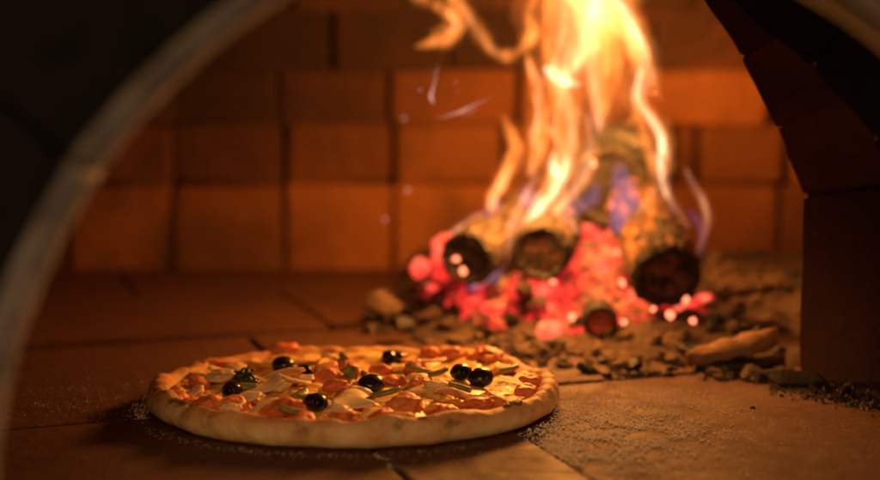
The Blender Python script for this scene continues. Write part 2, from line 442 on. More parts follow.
# tomatoes
def tomato(px, py, r, xy=None):
    on_pizza(blob(r*1.05, 1, random.uniform(.7, 1), random.uniform(.42, .6), .26, 1.4, 4), 'tomato_piece', M_tom, px, py, xy, r*.22)
for px, py, r in [(283, 353, .0125), (325, 381, .0115), (176, 400, .009), (208, 408, .0105), (236, 408, .010), (281, 414, .0125), (302, 420, .009), (405, 411, .011),
                  (345, 398, .008), (335, 390, .009), (492, 361, .0125), (478, 360, .010), (533, 384, .009), (527, 392, .009), (478, 407, .0105), (494, 404, .009), (452, 357, .010), (430, 355, .009), (470, 357, .008),
                  (213, 363, .010), (228, 365, .009), (200, 385, .009), (188, 405, .008), (380, 372, .009), (414, 371, .008), (350, 373, .009), 
                  (395, 380, .009), (420, 388, .009), (382, 421, .009), (345, 421, .008), (450, 412, .009)]:
    tomato(px, py, r)
def strip(L, w, t, bend, tw=0):
    m = bmesh.new(); n = 14; rows = []
    for i in range(n+1):
        s = i/n-.5; a = bend*s
        c = Vector((L*(math.sin(a)/bend if abs(bend) > .01 else s), L*((1-math.cos(a))/bend if abs(bend) > .01 else 0), 0))
        d = Vector((math.cos(a), math.sin(a), 0)); nn = Vector((-d.y, d.x, 0))
        ww = w*(1-.75*abs(2*s)**3)*(1+.2*nz((i*.5, L*99, 0)))
        row = []
        for k in range(8):
            q = 2*PI*k/8
            row.append(m.verts.new(c+nn*math.cos(q)*ww+Vector((0, 0, math.sin(q)*t+.4*math.cos(q)*ww*tw))))
        rows.append(row)
    for a, b in zip(rows, rows[1:]):
        for k in range(8): m.faces.new((a[k], a[(k+1) % 8], b[(k+1) % 8], b[k]))
    m.faces.new(rows[0][::-1]); m.faces.new(rows[-1])
    bmesh.ops.subdivide_edges(m, edges=m.edges[:], cuts=1, use_grid_fill=True, smooth=.4)
    return m
for px, py, L, w, b, a in [(227, 376, .034, .0065, 2.2, .2), (268, 392, .036, .0058, 2.4, .5), (287, 382, .038, .0050, -1.6, -.2),
                         (355, 402, .034, .0055, 2.2, 1.1), (352, 410, .034, .005, -1.6, .3), (298, 392, .026, .005, 2.0, .4),
                         (431, 368, .03, .006, 2.0, .2), (455, 399, .034, .0055, -2.4, -.6), (245, 405, .026, .005, 2.1, 0), (330, 361, .026, .004, 1.6, 2.0), (410, 401, .024, .005, -2.2, .2)]:
    on_pizza(strip(L*.85, w*1.35, .0014, b, random.uniform(-1.2, 1.2)), 'mushroom_slice', M_pale, px, py, None, .0050, (random.uniform(-.35, .35), random.uniform(-.3, .3), a))
for px, py, rr in [(218, 381, .010), (236, 372, .008), (256, 399, .007), (340, 415, .008), (362, 396, .007), (420, 383, .008), (372, 381, .007), (505, 371, .007), (195, 394, .006), (300, 384, .007), (283, 391, .007), (345, 403, .007), (232, 410, .007), (436, 392, .007)]:
    on_pizza(blob(rr*1.1, 1.25, .9, .42, .32, 1.3, 4), 'mushroom_piece', M_pale, px, py, None, .003)
for px, py, L, w, b, a in [(434, 382, .024, .004, 1.6, .1), (303, 403, .018, .004, 1.2, 1.2), (366, 384, .018, .003, 1.2, 1.7), (462, 396, .020, .003, -1.6, -.6), (290, 420, .015, .003, 1, .3),
                         (355, 378, .016, .003, 1, 2), (418, 378, .02, .003, 1.2, .1), (248, 393, .014, .003, 1, .3), (510, 378, .016, .003, 1.2, .3), (386, 401, .022, .0032, 1.4, .1)]:
    on_pizza(strip(L, w, .002, b, random.uniform(-1, 1)), 'pepper_strip', M_green, px, py, None, .006, (random.uniform(-.3, .3), random.uniform(-.3, .3), a))
for px, py, r in [(283, 369, .0088), (305, 376, .0078), (232, 394, .0085), (316, 408, .0092), (371, 391, .0098), (397, 360, .0080), (389, 362, .0070), (461, 381, .0092), (481, 384, .0096)]:
    m = blob(r, 1, random.uniform(.8, .95), random.uniform(.64, .76), .06, 1.6, 4)
    for v in m.verts:                       # pitted hole on one end
        d = math.hypot(v.co.y, v.co.z)
        if v.co.x > 0 and d < r*.42: v.co.x -= r*.75*(1-(d/(r*.42))**2)
    on_pizza(m, 'black_olive', M_olive, px, py, None, r*.52, (random.uniform(-.2, .2), random.uniform(-.2, .2), random.choice([-1.2, -1.8, 2.6, .5])))
def leaf(L, w, curl):
    m = bmesh.new(); rows = []
    for i in range(9):
        s = i/8; ww = w*math.sin(PI*min(1, s*.92+.06))**.8
        rows.append([m.verts.new((L*(s-.5), k*ww/2, curl*L*(s-.5)**2+.10*abs(k)*ww+.0012*math.sin(i*1.1+k))) for k in (-2, -1, 0, 1, 2)])
    for a, b in zip(rows, rows[1:]):
        for k in range(4): m.faces.new((a[k], b[k], b[k+1], a[k+1]))
    r = bmesh.ops.solidify(m, geom=m.faces[:], thickness=.0006)
    return m
for px, py, L, a, rx in [(342, 372, .020, 1.3, -.9), (345, 379, .014, 1.9, -.6), (339, 365, .014, 1.1, -1.0)]:
    on_pizza(leaf(L, .004, -6), 'basil_leaf', M_green, px, py, None, .0075, (rx, random.uniform(-.2, .2), a))
for px, py, L in [(243, 382, .0085), (236, 381, .006), (251, 384, .006)]:
    on_pizza(blob(L, 1.3, .8, .45, .5, 2.4, 4), 'basil_leaf', M_herb, px, py, None, .0045)
# random ham pieces and browned cheese lumps filling between
def free(x, y, d): return all((x-a)**2+(y-b)**2 > d*d for a, b in placed)
cnt = 0
for t in range(3000):
    if cnt >= 38: break
    th = random.uniform(0, 6.28); r = PR*.85*math.sqrt(random.random()); x, y = math.cos(th)*r, math.sin(th)*r*OV
    if not free(x, y, .0145): continue
    cnt += 1
    if cnt % 5 < 1:
        on_pizza(blob(random.uniform(.008, .011), 1.1, .9, .35, .22, 1.6, 3), 'ham_piece', M_ham, xy=(x, y), up=.001)
    else:
        on_pizza(blob(random.uniform(.010, .017), 1.2, 1, .20, .22, 1.5, 3), 'cheese_blob', M_blobch, xy=(x, y), up=-.002)

# ------------------------------------------------------------------ flour and semolina
def flour_mat():
    m, nt, out = mat('semolina'); bsdf(nt, out, (.88, .70, .48), .9); return m
M_flour = flour_mat()
bm = bmesh.new()
def grain(x, y, s, z=0):
    m = [Vector((random.gauss(0, 1), random.gauss(0, 1), random.gauss(0, .7)))*s for _ in range(1)]
    a = random.uniform(0, 6.28)
    vs = [bm.verts.new((x+s*math.cos(a+k*2.09), y+s*math.sin(a+k*2.09), z+.0002)) for k in range(3)]
    t = bm.verts.new((x, y, z+s*1.1))
    for k in range(3): bm.faces.new((vs[k], vs[(k+1) % 3], t))
def cluster(n, px, py, sx, sy, smin=.00025, smax=.0009):
    c = 0
    while c < n:
        g = G(random.gauss(px, sx), min(520, random.gauss(py, sy)))
        d = math.hypot(g.x-PZ.x, (g.y-PZ.y)/OV)
        if d < PR*.97: continue
        if nz((g.x, g.y, 0), 38, 4)+.5*nz((g.x, g.y, 0), 110, 2) < random.uniform(-.45, .45): c += .4; continue
        grain(g.x, g.y, random.uniform(smin, smax)*random.uniform(.6, 1)); c += 1
cluster(9000, 608, 425, 48, 19, .0004, .0013); cluster(900, 640, 400, 60, 14); cluster(3000, 540, 455, 70, 14, .0004, .0012); cluster(1600, 400, 465, 110, 10)
cluster(700, 75, 400, 55, 14); cluster(300, 180, 455, 90, 14)
for i in range(2600):
    th = random.uniform(0, 6.28); r = PR*random.gauss(1.035, .03)
    if r > PR*.99: grain(PZ.x+math.cos(th)*r, PZ.y+math.sin(th)*r*OV, random.uniform(.0003, .0011))
o = link('flour', bm, M_flour, smooth=False); tag(o, 'pale semolina grains scattered on the tiles around the pizza', 'flour', kind='stuff')

# ------------------------------------------------------------------ ash bed
def ash_h(x, y):
    # low heap around the fire, thinning out to its front edge
    front = 1.10 - .50*min(.22, max(0, x-.01)) + .018*nz((x*9, 0, 0), 1, 2) + .6*max(0, -.0-x)
    dy = (y-front)
    if dy < 0: return -.01
    ex = min(1, max(0, (x+.075)/.06)); ex = ex*ex*(3-2*ex)
    k = min(1, dy/.14); k = k*k*(3-2*k); k0 = min(1, dy/.02)
    return ex*(.004*k0+k*.018 + .010*k*max(0, 1-((x-.14)/.22)**2) + (.006*fbm((x, y, 0), 30, 3)+.004*fbm((x, y, 0), 90, 1))*min(1, dy/.03)) - .010*(1-ex)
bm = bmesh.new(); NX, NY = 150, 110; g = []
for i in range(NX+1):
    g.append([bm.verts.new((-.15+.72*i/NX, .98+.66*j/NY, ash_h(-.15+.72*i/NX, .98+.66*j/NY))) for j in range(NY+1)])
for i in range(NX):
    for j in range(NY): bm.faces.new((g[i][j], g[i+1][j], g[i+1][j+1], g[i][j+1]))
ash = link('ash_bed', bm, M_ash); tag(ash, 'heap of pale wood ash spread beneath the burning logs', 'ash', kind='stuff')

# lumps of ash and charcoal on the edges
n = 0
def lump():
    h = blob(1, 1, random.uniform(.6, 1), random.uniform(.4, .75), .45, 1.4, 3)
    fs = [Vector([random.gauss(0, 1) for _ in range(3)]).normalized() for _ in range(7)]
    for v in h.verts:
        for fn in fs:
            d = v.co.dot(fn)-.55
            if d > 0: v.co -= fn*d*.9
        v.co += v.co*.12*nz(v.co, 7, 3)
    return h
protos = [lump() for _ in range(12)]
pm_l, pm_c = [], []
for i, m in enumerate(protos):
    me = bpy.data.meshes.new('ash_lump'); m.to_mesh(me); me.materials.append(M_lump); pm_l.append(me)
    me2 = me.copy(); me2.name = 'charcoal_piece'; me2.materials.clear(); me2.materials.append(M_char); pm_c.append(me2)
def rubble(px, py, s, char=False, hz=0):
    p = G(px, py, .012); p.z = max(0, ash_h(p.x, p.y))
    me = random.choice(pm_c if char else pm_l)
    o = bpy.data.objects.new('charcoal_piece' if char else 'ash_lump', me); COL.objects.link(o)
    o.scale = (s*random.uniform(.8, 1.4), s*random.uniform(.7, 1.1), s*random.uniform(.6, 1))
    o.rotation_euler = (random.uniform(-.5, .5), random.uniform(-.5, .5), random.uniform(0, 6.28))
    o.location = (p.x, p.y, p.z+s*.25+hz)
    if char: tag(o, 'small black charcoal piece lying in the ash before the fire', 'charcoal', 'charcoal pieces in the ash')
    else: tag(o, 'small pale lump of ash and cinder in front of the logs', 'ash lump', 'ash lumps in front of the logs')
    return o
for i in range(235):
    px = random.uniform(368, 790)
    lo = 300+ (45 if px > 440 else 12) ; base = 312+ (px-370)*.17 if px < 520 else 345+(px-520)*.05
    rubble(px, min(base+14, random.gauss(base, 12 if px < 520 or px > 700 else 7))-4, random.choice([.003, .004, .005, .007, .010, .014])*random.uniform(.8, 1.1), random.random() < .2)
for i in range(50):
    rubble(random.uniform(700, 800), random.uniform(268, 345), random.uniform(.007, .016), random.random() < .25, .002)
for i in range(34):
    rubble(random.uniform(600, 800), random.gauss(359, 4), random.uniform(.003, .006), random.random() < .4)
def rock(name, px, py, Y, sx, sy, sz, m, rot, label, cat):
    b = hull(sx, sy, sz, 18, .10); o = link(name, b, m, smooth=False); o.location = P(px, py, Y); o.rotation_euler = rot; tag(o, label, cat); return o
rock('brick_fragment', 742, 293, 1.25, .040, .03, .022, M_lump, (.1, .3, .4), 'largest pale brick fragment right of the rightmost log', 'rubble')
rock('charcoal_chunk', 676, 350, 1.085, .030, .02, .013, M_char, (0, -.2, .1), 'biggest black charcoal chunk below the rightmost log end', 'charcoal')
rock('charcoal_chunk', 716, 328, 1.13, .016, .014, .022, M_char, (0, .3, .5), 'upright charcoal chunk just right of the glowing coals', 'charcoal')
rock('ash_rock', 385, 305, 1.18, .022, .02, .014, M_lump, (.2, .3, .3), 'angular ash coated stone at the left end of the ash heap', 'rubble')
rock('ash_rock', 403, 325, 1.10, .014, .014, .010, M_char, (.2, .3, .3), 'dark cinder at the left tip of the ash heap', 'cinder')
# split piece of wood at right
w = empty('wood_stick', (.238, .975, 0)); tag(w, 'pale split wood stick lying at the foot of the brick pillar', 'wood')
bm = bmesh.new(); m = strip(.078, .013, .007, .25)
for v in m.verts: v.co += Vector((0, 1, 1))*.0022*fbm(v.co, 90, 2)
merge(bm, m); o = link('bark', bm, M_split, w); o.rotation_euler = (.25, -.24, .10); o.location = (0, 0, .019)
bm = bmesh.new(); merge(bm, strip(.074, .011, .005, .2)); o = link('dark_underside', bm, M_char, w); o.location = (.006, .0, .007); o.rotation_euler = (.1, -.06, .08)  # near-black strip beneath the pale stick
rock('charcoal_chunk', 792, 378, .925, .036, .012, .008, M_char, (0, .1, -.1), 'long black charcoal chunk under the pale wood stick by the pillar', 'charcoal')
# shavings by pillar
def shaving(px, py, s):
    m = bmesh.new(); rows = []
    R = s*.6; arc = random.uniform(1.5, 3.6); n = 9; wd = s*random.uniform(.25, .45)
    for i in range(n+1):
        a = arc*(i/n-.5); r = R*(1+.25*i/n)
        rows.append([m.verts.new((r*math.sin(a), k*wd*(1-.5*abs(2*i/n-1)), r*(1-math.cos(a)))) for k in (-1, 0, 1)])
    for a, b in zip(rows, rows[1:]):
        for k in range(2): m.faces.new((a[k], b[k], b[k+1], a[k+1]))
    bmesh.ops.solidify(m, geom=m.faces[:], thickness=.0006)
    o = link('wood_shaving', m, M_lump if random.random() < .6 else M_char)
    o.location = G(px, py) + Vector((0, 0, random.uniform(.0008, .004)))
    o.rotation_euler = (random.uniform(-.5, .5), random.uniform(-.5, .5), random.uniform(0, 6.28))
    tag(o, 'curled pale flake of ash and bark beside the brick pillar', 'flake', 'flakes beside the brick pillar')
for i in range(44):
    t = random.random(); shaving(808+t*90, 389+t*17+random.gauss(0, 5), random.uniform(.004, .010))
bm = bmesh.new()
for i in range(900):
    t = random.random(); q = G(770+t*125, 384+t*22+random.gauss(0, 5)); grain(q.x, q.y, random.uniform(.0006, .0020))
o = link('ash_crumbs', bm, M_char, smooth=False); tag(o, 'dark crumbs of char strewn along the foot of the pillar', 'crumbs', kind='stuff')
bm = bmesh.new(); m0 = hull(.003, .0025, .002, 10); merge(bm, m0); o = link('charcoal_crumb', bm, M_char); o.location = G(753, 408); tag(o, 'single black crumb on the bare tile right of the pizza', 'crumb')

# ------------------------------------------------------------------ logs
def bark_mat(name, c1, c2, c3):
    m, nt, out = mat(name); o = coords(nt)
    mp = N(nt, 'ShaderNodeMapping'); mp.inputs['Scale'].default_value = (1, 1, .35); nt.links.new(o, mp.inputs['Vector'])
    v = vor(nt, mp.outputs[0], 120); n = noisetex(nt, mp.outputs[0], 90, 6, .7, .5)
    c = mixc(nt, ramp(nt, v, [(.15, (0,)*3), (.55, (1,)*3)]), c1, c2)
    c = mixc(nt, ramp(nt, n, [(.44, (0,)*3), (.56, (1,)*3)]), c, c3)
    c = mixc(nt, ramp(nt, noisetex(nt, o, 24, 4, .6, .5), [(.48, (0,)*3), (.62, (.9,)*3)]), c, c3)
    nb = bump(nt, n, .9, .006); nb = bump(nt, v, .7, .004, nb)
    bsdf(nt, out, c, .85, nb); return m
M_bark = bark_mat('burning_bark', (.26, .13, .045), (.13, .055, .018), (.015, .008, .005))
M_bark2 = bark_mat('ashy_bark', (.22, .15, .10), (.13, .08, .05), (.03, .02, .014))
M_bark3 = bark_mat('black_bark', (.016, .011, .009), (.010, .007, .006), (.006, .005, .004))
def end_mat(core, glow=0):
    m, nt, out = mat('charred_end'); o = coords(nt)
    n = noisetex(nt, o, 60, 5, .65)
    c = mixc(nt, ramp(nt, n, [(.42, (0,)*3), (.58, (1,)*3)]), core, (.008, .006, .005))
    b = bsdf(nt, out, c, .8, bump(nt, n, .8, .004))
    if glow:
        f = ramp(nt, noisetex(nt, o, 45, 3, .5), [(.42, (0,)*3), (.75, (1,)*3)])
        nt.links.new(mixc(nt, f, (.0, 0, 0), (1, .06, .02)), b.inputs['Emission Color']); b.inputs['Emission Strength'].default_value = glow
    return m
def log(a, b, r0, r1, bark, core, label, glow=0, flat=1):
    d = (b-a); L = d.length; R = d.to_track_quat('Z', 'Y')
    root = empty('firewood_log', a); root.rotation_mode = 'QUATERNION'; root.rotation_quaternion = R; tag(root, label, 'log', 'logs burning in the oven')
    m = bmesh.new(); n, k = 120, 80; rows = []; off = random.uniform(0, 50)
    for i in range(k+1):
        t = i/k; row = []
        for j in range(n):
            q = 2*PI*j/n; r = r0+(r1-r0)*t
            v = Vector((math.cos(q), math.sin(q), t*L/r0))
            r *= 1+.10*fbm(v, 1.1, off)+.05*fbm(v, 4.5, off)+.035*fbm((v.x, v.y, v.z*.6), 11, off, 2)
            if i == 0: r *= .95
            row.append(m.verts.new((math.cos(q)*r, math.sin(q)*r*flat, t*L)))
        rows.append(row)
    for x, y in zip(rows, rows[1:]):
        for j in range(n): m.faces.new((x[j], x[(j+1) % n], y[(j+1) % n], y[j]))
    m.faces.new(rows[-1]); bmesh.ops.recalc_face_normals(m, faces=m.faces)
    link('bark', m, bark, root)
    # charred ring
    for nm, ra, rb, mm, z in (('charred_ring', .70, .99, M_char, -.0022), ('end_grain', .0, .72, end_mat(core, glow), .0006)):
        m = bmesh.new(); rr = []
        for i in range(9):
            t = i/8; row = []
            for j in range(n):
                q = 2*PI*j/n; v = Vector((math.cos(q), math.sin(q), 0)); r = (r0)*(1+.10*fbm(v, 1.1, off)+.05*fbm(v, 4.5, off)+.035*fbm((v.x, v.y, v.z*.6), 11, off, 2))*(ra+(rb-ra)*t)
                zz = z-(.004*math.sin(PI*t) if nm == 'charred_ring' else 0)+.0016*fbm((math.cos(q)*t, math.sin(q)*t, off), 4, 2)
                row.append(m.verts.new((math.cos(q)*r, math.sin(q)*r*flat, zz)))
            rr.append(row)
        for x, y in zip(rr, rr[1:]):
            for j in range(n): m.faces.new((x[j], x[(j+1) % n], y[(j+1) % n], y[j]))
        bmesh.ops.remove_doubles(m, verts=m.verts, dist=1e-5); bmesh.ops.recalc_face_normals(m, faces=m.faces)
        link(nm, m, mm, root)
    return root
log(P(469, 258, 1.15), P(528, 212, 1.34), .0265, .026, M_bark2, (.05, .03, .025), 'leftmost burning log with a dark charred end and ashy bark')
log(P(541, 252, 1.135), P(572, 210, 1.36), .0275, .027, M_bark2, (.07, .022, .016), 'middle burning log with a round reddish charred end')
log(P(667, 275, 1.09), P(630, 192, 1.28), .0315, .032, M_bark, (.15, .055, .035), 'rightmost log with rough yellow bark and a black ringed end')
log(P(609, 186, 1.235), P(618, 158, 1.45), .0425, .041, M_bark3, (.022, .014, .010), 'thick blackened log lying highest at the back of the fire')
log(P(600, 322, 1.085), P(596, 306, 1.20), .0160, .016, M_char, (.30, .05, .03), 'short charred log stub half buried in the glowing coals', .35)

# ------------------------------------------------------------------ embers
def ember_mat(name, strength, lo):
    m, nt, out = mat(name); o = coords(nt); w = world_pos(nt)
    n = noisetex(nt, w, 60, 4, .6); n2 = noisetex(nt, w, 34, 5, .6)
    b = bsdf(nt, out, ramp(nt, n, [(.45, (.03, .022, .02)), (.65, (.22, .18, .16))]), .9, bump(nt, n, .9, .004))
    mm = N(nt, 'ShaderNodeMath', operation='MULTIPLY_ADD'); nt.links.new(objrand(nt), mm.inputs[0]); mm.inputs[1].default_value = .20 if 'bed' not in name else 0; nt.links.new(n2, mm.inputs[2])
    f = ramp(nt, mm.outputs[0], [(lo, (.01, 0, 0)), (lo+.10, (.25, .006, .005)), (lo+.22, (.85, .032, .022)), (lo+.36, (1, .15, .08))])
    nt.links.new(f, b.inputs['Emission Color']); b.inputs['Emission Strength'].default_value = strength
    return m
M_em1 = ember_mat('ember_bright', 1.55, .42); M_em2 = ember_mat('ember_dull', .8, .50); M_bed = ember_mat('ember_bed', 1.45, .34)
def hot_mat():
    m, nt, out = mat('ember_white_hot'); b = bsdf(nt, out, (.1, .05, .04), .9); b.inputs['Emission Color'].default_value = (1, .22, .10, 1); b.inputs['Emission Strength'].default_value = 2.6; return m
M_hot = hot_mat()
FAC = [Vector([random.gauss(0, 1) for _ in range(3)]).normalized() for _ in range(9)]
pe = {}
for mm, nm in ((M_em1, 'a'), (M_em2, 'b'), (M_hot, 'c')):
    pe[nm] = []
    for _ in range(7):
        h = blob(1, 1, random.uniform(.7, 1), random.uniform(.6, .9), .32, 1.3, 3)
        for v in h.verts:                       # knock flat facets into the coal
            for fn in FAC:
                d = v.co.dot(fn)-.72
                if d > 0: v.co -= fn*d*.85
        me = bpy.data.meshes.new('glowing_ember'); h.to_mesh(me); h.free(); me.materials.append(mm); pe[nm].append(me)
# the glowing mass beneath the separate coals
bm = bmesh.new(); NX, NY = 130, 90; g = []
for i in range(NX+1):
    row = []
    for j in range(NY+1):
        x, y = -.04+.33*i/NX, 1.07+.26*j/NY
        e = 1-((x-.135)/.135)**2-((y-1.20)/.115)**2+.5*nz((x, y, 0), 22, 5)
        e = max(-.3, min(1, e))
        cell = noise.cell_vector(Vector((x, y, 0))*80).x
        z = ash_h(x, y)+.023*e+.009*fbm((x, y, 0), 60, 2)+.004*cell-.008
        row.append(bm.verts.new((x, y, z)))
    g.append(row)
for i in range(NX):
    for j in range(NY): bm.faces.new((g[i][j], g[i+1][j], g[i+1][j+1], g[i][j+1]))
o = link('ember_bed', bm, M_bed); tag(o, 'mass of glowing red coals under and between the logs', 'embers', kind='stuff')
def ember(px, py, Y, s, kind='a'):
    o = bpy.data.objects.new('glowing_ember', random.choice(pe[kind])); COL.objects.link(o)
    o.location = P(px, py, Y); o.scale = (s*random.uniform(.8, 1.3), s, s*random.uniform(.7, 1)); o.rotation_euler = [random.uniform(0, 6.28) for _ in range(3)]
    tag(o, {'a': 'bright pinkish red coal glowing among the logs', 'b': 'dull red coal dying at the edge of the fire', 'c': 'tiny almost white hot coal spot in the embers'}[kind], 'ember',
        {'a': 'bright coals under the logs', 'b': 'dull coals at the fire edge', 'c': 'white hot coals'}[kind])
def inlog(px, py):
    return any((px-a)**2+(py-b)**2 < r*r for a, b, r in ((469, 257, 27), (541, 252, 28), (668, 274, 35), (602, 320, 18)))
c = 0
while c < 92:
    px = random.gauss(585, 48); py = random.uniform(228, 338)
    if px < 480 or px > 705 or inlog(px, py): continue
    if py < 250+abs(px-590)*.35 and (px < 560 or px > 640): continue
    t = (338-py)/110
    ember(px, py, 1.10+.20*t+random.uniform(-.01, .02), random.choice([.008, .011, .014, .018, .021])*random.uniform(.85, 1.1), 'a' if random.random() < .75 else 'b'); c += 1
for i in range(34):
    px, py = random.gauss(590, 17), random.uniform(226, 300)
    if not inlog(px, py): ember(px, py, 1.15+(300-py)*.0013, random.uniform(.010, .017), 'a')
for i in range(26):
    ember(random.gauss(440, 13), random.gauss(278, 15), random.uniform(1.20, 1.27), random.uniform(.008, .015), 'a' if i % 3 else 'b')
for i in range(18):
    ember(random.gauss(515, 20), random.gauss(298, 8), random.uniform(1.13, 1.18), random.uniform(.008, .014), 'a' if i % 3 else 'b')
for i in range(34):
    ember(random.gauss(690, 20), random.gauss(328, 10), random.uniform(1.10, 1.16), random.uniform(.007, .014), 'b' if i % 3 else 'a')
for px, py, Y, s in [(686, 300, 1.07, .0040), (670, 315, 1.055, .0055), (693, 321, 1.055, .0038), (622, 283, 1.10, .0045), (624, 322, 1.06, .0035), (618, 252, 1.19, .0035), (456, 259, 1.13, .0038), (463, 271, 1.125, .0045), (553, 282, 1.12, .0030), (572, 317, 1.07, .0040), (653, 309, 1.06, .003), (593, 163, 1.20, .0040)]:
    ember(px, py, Y, s, 'c')

# ------------------------------------------------------------------ flames
def flame_mat(name, col, s, het=True):
    m, nt, out = mat(name)
    w = world_pos(nt)
    mp = N(nt, 'ShaderNodeMapping'); mp.inputs['Scale'].default_value = (1, 1, .35); nt.links.new(w, mp.inputs['Vector'])
    n = noisetex(nt, mp.outputs[0], 55, 2, .5, .8)
    mr = N(nt, 'ShaderNodeMapRange'); mr.inputs[1].default_value = .36; mr.inputs[2].default_value = .68; mr.inputs[3].default_value = .22*s; mr.inputs[4].default_value = 1.7*s
    nt.links.new(n, mr.inputs[0])
    e = nt.nodes.new('ShaderNodeEmission'); e.inputs[0].default_value = (*col, 1)
    if het: nt.links.new(mr.outputs[0], e.inputs[1])
    else: e.inputs[1].default_value = s
    nt.links.new(e.outputs[0], out.inputs['Volume'])
    return m
FM = {'o': flame_mat('flame_orange', (1, .27, .045), 80), 'y': flame_mat('flame_yellow', (1, .40, .15), 72), 'w': flame_mat('flame_core', (1, .62, .36), 170),
      'p': flame_mat('flame_pale', (1, .43, .20), 80), 'd': flame_mat('flame_dim', (1, .22, .035), 8), 'b': flame_mat('flame_blue', (.34, .30, 1.0), 9)}
GM = {k: flame_mat('glow_'+k, c, v, False) for k, c, v in (('o', (1, .22, .03), 9), ('y', (1, .30, .06), 13), ('p', (1, .32, .16), 9), ('w', (1, .45, .2), 14))}
flames = empty('flames', (.15, 1.2, .06)); tag(flames, 'tall yellow orange flames leaping up from the burning logs', 'flames')
def tongue(pts, kind, Y=1.2, flat=.8, glow=False, rs=1.0, seed=0):
    """pts: (px, py, radius px[, Y]) spine of one tongue"""
    ctl = []
    for p in pts:
        yy = Y + (p[3] if len(p) > 3 else 0); c = P(p[0], p[1], yy); ctl.append((c, p[2]*rs/FPX*yy))
    # catmull-rom
    sp = []; n = len(ctl)
    for i in range(n-1):
        p0, p1, p2, p3 = ctl[max(0, i-1)], ctl[i], ctl[i+1], ctl[min(n-1, i+2)]
        for k in range(8):
            t = k/8
            def cr(a, b, c, d): return .5*((2*b)+(c-a)*t+(2*a-5*b+4*c-d)*t*t+(3*b-a-3*c+d)*t**3)
            sp.append((cr(p0[0], p1[0], p2[0], p3[0]), max(.0004, cr(p0[1], p1[1], p2[1], p3[1]))))
    sp.append(ctl[-1])
    m = bmesh.new(); rows = []; K = 16; off = seed*3.7+(.4 if glow else 0); M_ = len(sp)
    for i, (c, r) in enumerate(sp):
        d = (sp[min(M_-1, i+1)][0]-sp[max(0, i-1)][0]).normalized()
        s1 = d.cross(Vector((0, 1, 0)));
        if s1.length < .01: s1 = Vector((1, 0, 0))
        s1.normalize(); s2 = d.cross(s1).normalized()
        e = min(1, min(i, M_-1-i)/4+.12)
        row = []
        for k in range(K):
            q = 2*PI*k/K; rr = r*e*(1+.42*fbm((math.cos(q), math.sin(q), i*.16), 1.2, off, 2))
            row.append(m.verts.new(c+s1*math.cos(q)*rr+s2*math.sin(q)*rr*flat-flames.location))
        rows.append(row)
    for a, b in zip(rows, rows[1:]):
        for k in range(K): m.faces.new((a[k], a[(k+1) % K], b[(k+1) % K], b[k]))
    m.faces.new(rows[0][::-1]); m.faces.new(rows[-1]); bmesh.ops.recalc_face_normals(m, faces=m.faces)
    return link('flame_tongue' if not glow else 'flame_glow', m, (GM if glow else FM)[kind], flames)
